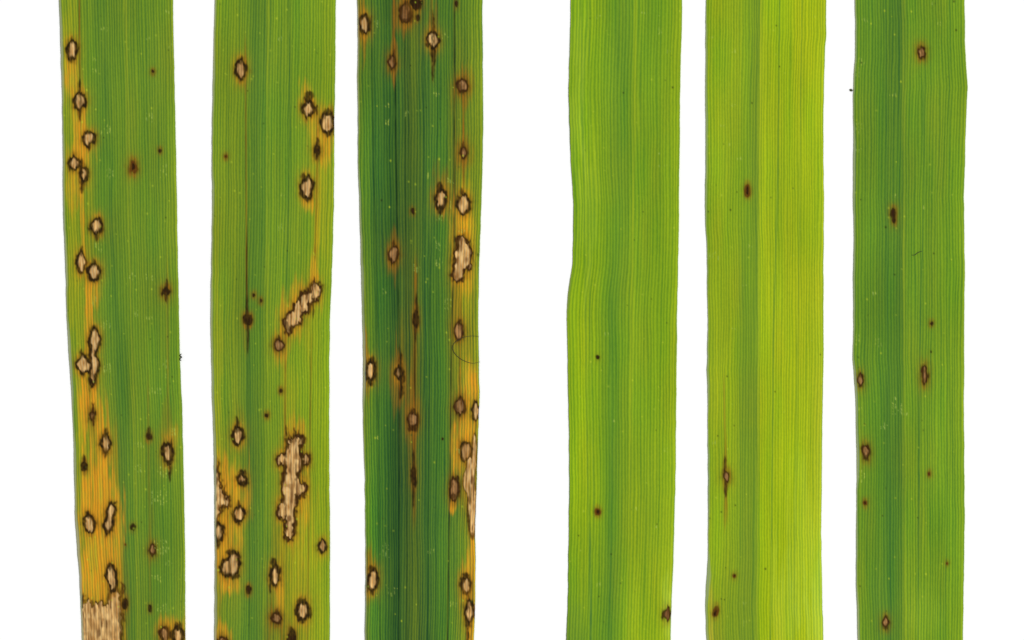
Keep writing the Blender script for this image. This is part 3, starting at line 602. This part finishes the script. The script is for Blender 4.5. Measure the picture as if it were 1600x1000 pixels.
# ---- fifth leaf: yellow-green
LEAVES.append(dict(
    seed=67, even=.08, shift=(6, 8, -5), veins=42, amp=.8, specks=45, halo=.8,
    label="palest yellow-green leaf with a thin dark rust streak low on its left half",
    left=[(-170, 1104), (0, 1103), (62, 1102.5), (250, 1102.5), (312, 1101.7), (350, 1102.5), (387, 1104.5), (437, 1105), (500, 1106), (562, 1105), (580, 1104.5), (600, 1105.7), (687, 1105.8), (750, 1106.5), (812, 1106.7), (875, 1106.3), (912, 1103.7), (945, 1102.5), (970, 1102.8), (1000, 1104), (1175, 1107)],
    right=[(-170, 1291), (0, 1291), (62, 1291), (75, 1289.5), (125, 1288), (187, 1286.7), (250, 1287), (312, 1287.5), (437, 1286.8), (562, 1287), (625, 1285.7), (687, 1284.6), (780, 1284), (812, 1283.2), (875, 1283.7), (937, 1285), (1000, 1286.7), (1175, 1289)],
    midrib=[(0, 1189), (250, 1186.5), (500, 1184), (1000, 1181)],
    uk=[0, .08, .2, .34, .435, .46, .6, .75, .9, 1],
    pal={0: [(132, 158, 38), (138, 164, 34), (136, 160, 36), (126, 154, 38), (108, 142, 42), (144, 168, 32), (150, 172, 30), (154, 174, 30), (150, 174, 30), (158, 178, 34)],
         300: [(132, 156, 40), (136, 162, 36), (134, 158, 38), (126, 154, 40), (110, 140, 44), (146, 170, 32), (142, 166, 34), (148, 168, 32), (150, 170, 32), (158, 178, 34)],
         600: [(134, 158, 42), (138, 160, 36), (142, 164, 34), (110, 142, 42), (120, 148, 40), (152, 172, 30), (152, 170, 32), (152, 172, 30), (150, 168, 34), (160, 176, 46)],
         850: [(138, 162, 36), (140, 164, 34), (130, 154, 38), (120, 146, 42), (116, 146, 42), (154, 176, 28), (158, 178, 28), (156, 176, 28), (160, 180, 34), (166, 190, 56)],
         1000: [(150, 160, 60), (134, 148, 44), (118, 144, 42), (118, 144, 42), (122, 150, 40), (152, 176, 28), (162, 182, 28), (162, 182, 28), (166, 188, 40), (176, 196, 70)]},
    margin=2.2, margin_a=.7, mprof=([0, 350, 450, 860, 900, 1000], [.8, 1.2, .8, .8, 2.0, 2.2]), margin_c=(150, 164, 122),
    lines=[([(0, 1186), (250, 1183), (500, 1181), (1000, 1177)], 3.0, (98, 138, 44), .33), ([(0, 1180), (500, 1172), (1000, 1172)], 12, (112, 142, 42), .35), ([(330, 1164), (500, 1158), (700, 1160), (1000, 1160)], 6, (104, 138, 44), .28),
           ([(0, 1218), (250, 1216), (500, 1209), (1000, 1204)], 1.5, (104, 142, 42), .6), ([(0, 1253), (500, 1247), (1000, 1240)], 1.4, (112, 146, 40), .45), ([(0, 1189), (250, 1187), (500, 1185), (1000, 1182)], 1.6, (160, 178, 40), .4),
           ([(570, 1131), (640, 1132), (700, 1133)], 1.5, (138, 118, 34), .6), ([(660, 1132.5), (720, 1133), (800, 1133.5)], 1.2, (104, 70, 20), .7), ([(890, 1110), (940, 1111), (1000, 1111)], 3.5, (178, 172, 50), .75)],
    zones=[(1134, 748, 5, 45, .5, 'r'), (1275, 950, 14, 70, .5, 'L'), (1250, 860, 26, 120, .25, 'L'), (1134, 800, 5, 26, .4, 'r'), (1225, 950, 26, 80, .3, 'L')],
    lesions=[T(1168, 298, 3.8, 8, k='r', h=.8, w=2.0), dict(k='b', e=[(1135.5, 746, 4.2, 7)], d=[(1133, 728, 1.6, 14), (1133.3, 763, 2.4, 13)], w=1.6, h=.9), T(1147.5, 900, 2.6, 2.8, k='r', h=.4, w=.9),
             dict(k='r', e=[(1119.5, 952, 2.8, 5), (1117, 959, 3.2, 5)], d=[(1120, 950, 2, 4)], h=.6, w=1.4)],
    dots=[(1141.5, 328, 1.4), (1151.5, 300, 1), (1213, 40, 1.1), (1218, 104, 1.2), (1175, 161, 1.2), (1196, 889, 1.5), (1211, 612, 1), (1121.5, 681, 1.1), (1136, 588, 1.2), (1149, 789.5, 1.1), (1127, 800, 1.2), (1132, 937, 1), (1127, 936, 1), (1282, 554, 1), (1147, 665, .9), (1134, 887, .8)],
    scratch=[(1112, 57, 4, 4, .7), (1147, 80, 6, 5, .7), (1145, 166, 4, 8, .5), (1130, 198, 4, 6, .6), (1139, 226, 5, 6, .5), (1156, 247, 4, 4, .7), (1113, 398, 14, 12, .6), (1121, 403, 5, 5, .6), (1173, 384, 4, 5, .6), (1165, 445, 3, 3, .5), (1147, 513, 3, 3, .8), (1116, 692, 8, 6, .5), (1163, 943, 5, 5, .6), (1163, 974, 4, 10, .6)]))
# ---- sixth leaf
LEAVES.append(dict(
    seed=83, shift=(-8, -5, -1), veins=38, amp=1.0, specks=60, halo=.85,
    label="mid-green rightmost leaf with few small rust-coloured spots and a darker left half",
    left=[(-170, 1335), (0, 1335.5), (37, 1336.7), (90, 1336.3), (110, 1334.5), (125, 1334), (150, 1333), (187, 1333.5), (312, 1333), (375, 1334.3), (437, 1333), (500, 1333.5), (562, 1332.7), (590, 1335), (625, 1337), (687, 1338.2), (750, 1339), (812, 1338), (912, 1337.5), (937, 1338.7), (1000, 1340.5), (1175, 1344)],
    right=[(-170, 1506), (0, 1507.5), (62, 1508), (93, 1509.5), (120, 1511.5), (137, 1512), (156, 1511.2), (187, 1509.5), (220, 1508.7), (250, 1508), (312, 1506.3), (375, 1507), (430, 1508), (470, 1507), (562, 1507), (625, 1506.3), (812, 1507.5), (875, 1507), (937, 1505.7), (1000, 1504.5), (1175, 1502)],
    midrib=[(0, 1411), (400, 1411), (1000, 1412)],
    uk=[0, .05, .2, .33, .42, .45, .6, .75, .9, 1],
    pal={0: [(122, 152, 38), (112, 146, 40), (100, 138, 42), (86, 130, 46), (80, 124, 48), (112, 148, 40), (116, 150, 38), (120, 152, 38), (124, 156, 36), (136, 162, 34)],
         250: [(126, 150, 42), (110, 146, 38), (106, 140, 40), (90, 132, 44), (84, 126, 46), (116, 146, 40), (116, 150, 38), (122, 152, 38), (126, 158, 34), (138, 164, 34)],
         500: [(128, 154, 42), (112, 146, 40), (104, 140, 42), (82, 128, 44), (94, 128, 44), (120, 150, 38), (114, 150, 38), (120, 154, 36), (122, 158, 34), (138, 166, 34)],
         750: [(124, 152, 44), (116, 150, 40), (100, 142, 42), (78, 124, 46), (100, 134, 42), (124, 156, 36), (122, 154, 38), (122, 158, 36), (118, 156, 36), (132, 164, 34)],
         1000: [(136, 158, 48), (122, 152, 38), (98, 138, 44), (78, 124, 46), (106, 142, 40), (130, 160, 36), (138, 164, 34), (122, 158, 36), (132, 162, 34), (136, 166, 34)]},
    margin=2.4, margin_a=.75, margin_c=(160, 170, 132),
    lines=[([(0, 1405), (400, 1408), (1000, 1405)], 6, (80, 120, 42), .35), ([(560, 1386), (700, 1386), (1000, 1388)], 6, (74, 118, 44), .35), ([(0, 1384), (400, 1386), (1000, 1391)], 1.4, (66, 112, 46), .5), ([(0, 1412), (400, 1412), (1000, 1413)], 2.2, (136, 158, 40), .4),
           ([(100, 1443), (300, 1444), (500, 1438), (1000, 1434)], 1.5, (66, 114, 46), .55), ([(0, 1484), (500, 1482), (1000, 1476)], 1.4, (88, 130, 42), .4)],
    zones=[(1445, 960, 24, 45, .12, 'L'), (1372, 940, 16, 60, .35, 'G')],
    lesions=[dict(k='b', e=[(1439.5, 82, 5, 7.5)], d=[(1439, 73, 1.8, 3), (1440, 91, 1.8, 3)], h=1.0, w=1.9), dict(k='d', e=[(1396, 332, 3.6, 6), (1397, 342, 2, 5)], d=[], h=1.0, w=1.2, hw=3), dict(k='b', e=[(1444.5, 585, 4.2, 12)], d=[(1443, 576, 2, 5), (1443, 595, 2, 5)], h=.9, w=1.8),
             dict(k='b', e=[(1343.5, 595, 4.2, 8.5)], d=[(1343.5, 588, 2.5, 3)], h=.7, w=1.4), dict(k='b', e=[(1353, 708, 5, 10.5)], d=[(1353, 717, 3.5, 4)], h=.8, w=1.6), T(1352, 786, 2.4, 3.6, k='r', h=.7, w=.8), T(1452, 741, 1.8, 2.3, k='r', h=.7, w=.4),
             dict(k='b', e=[(1384, 974, 5.2, 7.5)], d=[(1384, 966, 3.5, 3), (1384, 982, 4, 2.5)], h=.6, w=2), T(1455.5, 505, 2, 2.4, k='d', h=.7, w=.6), T(1480, 880, 1.2, 1.3, k='r', h=.4, w=.3), T(1455, 550, 1, 1.2, k='d', h=0, w=.4)],
    dots=[(1490.5, 2, 1.5), (1494, 47, 1.6), (1384, 355, 1.6), (1398, 429, 1.2), (1351, 663, 1.3), (1345, 312, 1.1), (1379, 806, 1.1), (1385, 955, .8), (1346, 98, 1.2), (1434, 809, 1), (1344, 916, 1.1), (1459, 396, 1.2)],
    scratch=[(1351, 32, 7, 6, .6), (1340, 104, 8, 34, .6), (1348, 97, 5, 10, .5), (1341, 200, 9, 18, .6), (1341, 235, 10, 6, .6), (1396, 149, 10, 5, .5), (1338, 530, 6, 22, .55), (1366, 457, 9, 4, .9), (1445, 324, 3, 5, .8), (1467, 37, 4, 5, .7), (1455, 6, 5, 5, .7), (1372, 536, 8, 14, .5),
             (1401, 638, 16, 18, .85), (1381, 665, 9, 9, .9), (1413, 646, 8, 5, .8), (1400, 623, 4, 5, .9), (1346, 745, 8, 20, .8), (1342, 640, 6, 10, .5), (1399, 306, 4, 5, .6)]))
for s in LEAVES:
    build_leaf(s)

# ------------------------------------------------------------------ loose hairs and dust
mat_hair = plain_mat("dark_fibre", (0.035, 0.035, 0.022), 0.6, .3, 900)
def tube(name, pts, r, z, label, cat):
    P = [np.array(((x - 800) * PX, (500 - y) * PX, z + dz)) for (x, y, dz) in pts]
    # smooth the path
    Q = []
    for i in range(len(P) - 1):
        p0 = P[max(i - 1, 0)]; p1 = P[i]; p2 = P[i + 1]; p3 = P[min(i + 2, len(P) - 1)]
        for t in np.linspace(0, 1, 7)[:-1]:
            Q.append(.5 * ((2 * p1) + (-p0 + p2) * t + (2 * p0 - 5 * p1 + 4 * p2 - p3) * t * t + (-p0 + 3 * p1 - 3 * p2 + p3) * t ** 3))
    Q.append(P[-1]); V = []; F = []; n = 6
    for i, q in enumerate(Q):
        tg = Q[min(i + 1, len(Q) - 1)] - Q[max(i - 1, 0)]; tg = tg / (np.linalg.norm(tg) + 1e-12)
        up = np.array((0, 0, 1.0)); s_ = np.cross(tg, up); s_ /= np.linalg.norm(s_) + 1e-12; up = np.cross(s_, tg)
        rr = r * (0.55 + .45 * math.sin(math.pi * min(max(i / (len(Q) - 1), .08), .92)))
        for k in range(n):
            a = 2 * math.pi * k / n
            V.append(tuple(q + rr * (math.cos(a) * s_ + math.sin(a) * up)))
    for i in range(len(Q) - 1):
        for k in range(n):
            F.append((i * n + k, i * n + (k + 1) % n, (i + 1) * n + (k + 1) % n, (i + 1) * n + k))
    F.append(tuple(range(n))[::-1]); F.append(tuple((len(Q) - 1) * n + k for k in range(n)))
    m = bpy.data.meshes.new(name); m.from_pydata(V, [], F); m.materials.append(mat_hair)
    for p in m.polygons: p.use_smooth = True
    o = bpy.data.objects.new(name, m); scene.collection.objects.link(o)
    o["label"] = label; o["category"] = cat
    return o
ZT = 0.00037
tube("loose_hair", [(748, 525.5, -.0001), (735, 525, 0), (722, 528, 0), (711, 535, 0), (707, 544, 0), (713, 555, 0), (724, 563, 0), (738, 567.5, 0), (750, 565.5, -.0001)],
     PX * .42, ZT, "fine dark hair looped over the right margin of the darkest green leaf", "hair")
tube("short_fibre", [(1424.5, 398.5, 0), (1429, 398.5, 0), (1433, 395.5, 0), (1437, 393.5, 0), (1440.5, 392.5, 0)],
     PX * .5, ZT + .00002, "short bent dark fibre lying on the rightmost leaf", "fibre")
tube("broken_fibre", [(283.5, 553, 0), (281, 555.5, 0), (283.5, 558, 0), (280.8, 561, 0), (283, 563.5, 0)],
     PX * .95, 0.0002, "tiny crooked black fibre sticking out beside the right edge of the leftmost leaf", "fibre")
# dust grain: a small uneven clod
rg = np.random.RandomState(4); V = []; F = []; nl, nn = 7, 10
for i in range(nl + 1):
    th = math.pi * i / nl
    for k in range(nn):
        ph = 2 * math.pi * k / nn; rr = PX * 2.1 * (1 + .25 * rg.rand())
        V.append((rr * 1.15 * math.sin(th) * math.cos(ph), rr * .85 * math.sin(th) * math.sin(ph), rr * .8 * math.cos(th)))
for i in range(nl):
    for k in range(nn):
        F.append((i * nn + k, (i + 1) * nn + k, (i + 1) * nn + (k + 1) % nn, i * nn + (k + 1) % nn))
m = bpy.data.meshes.new("dust_grain"); m.from_pydata(V, [], F)
m.materials.append(plain_mat("dust", (0.06, 0.065, 0.03), .8, .3, 3000))
o = bpy.data.objects.new("dust_grain", m); scene.collection.objects.link(o)
o.location = ((1330 - 800) * PX, (500 - 140.7) * PX, PX * 1.7); o.rotation_euler = (0, 0, -.5)
o["label"] = "tiny dark dust grain on white beside the rightmost leaf's upper left edge"; o["category"] = "dust"
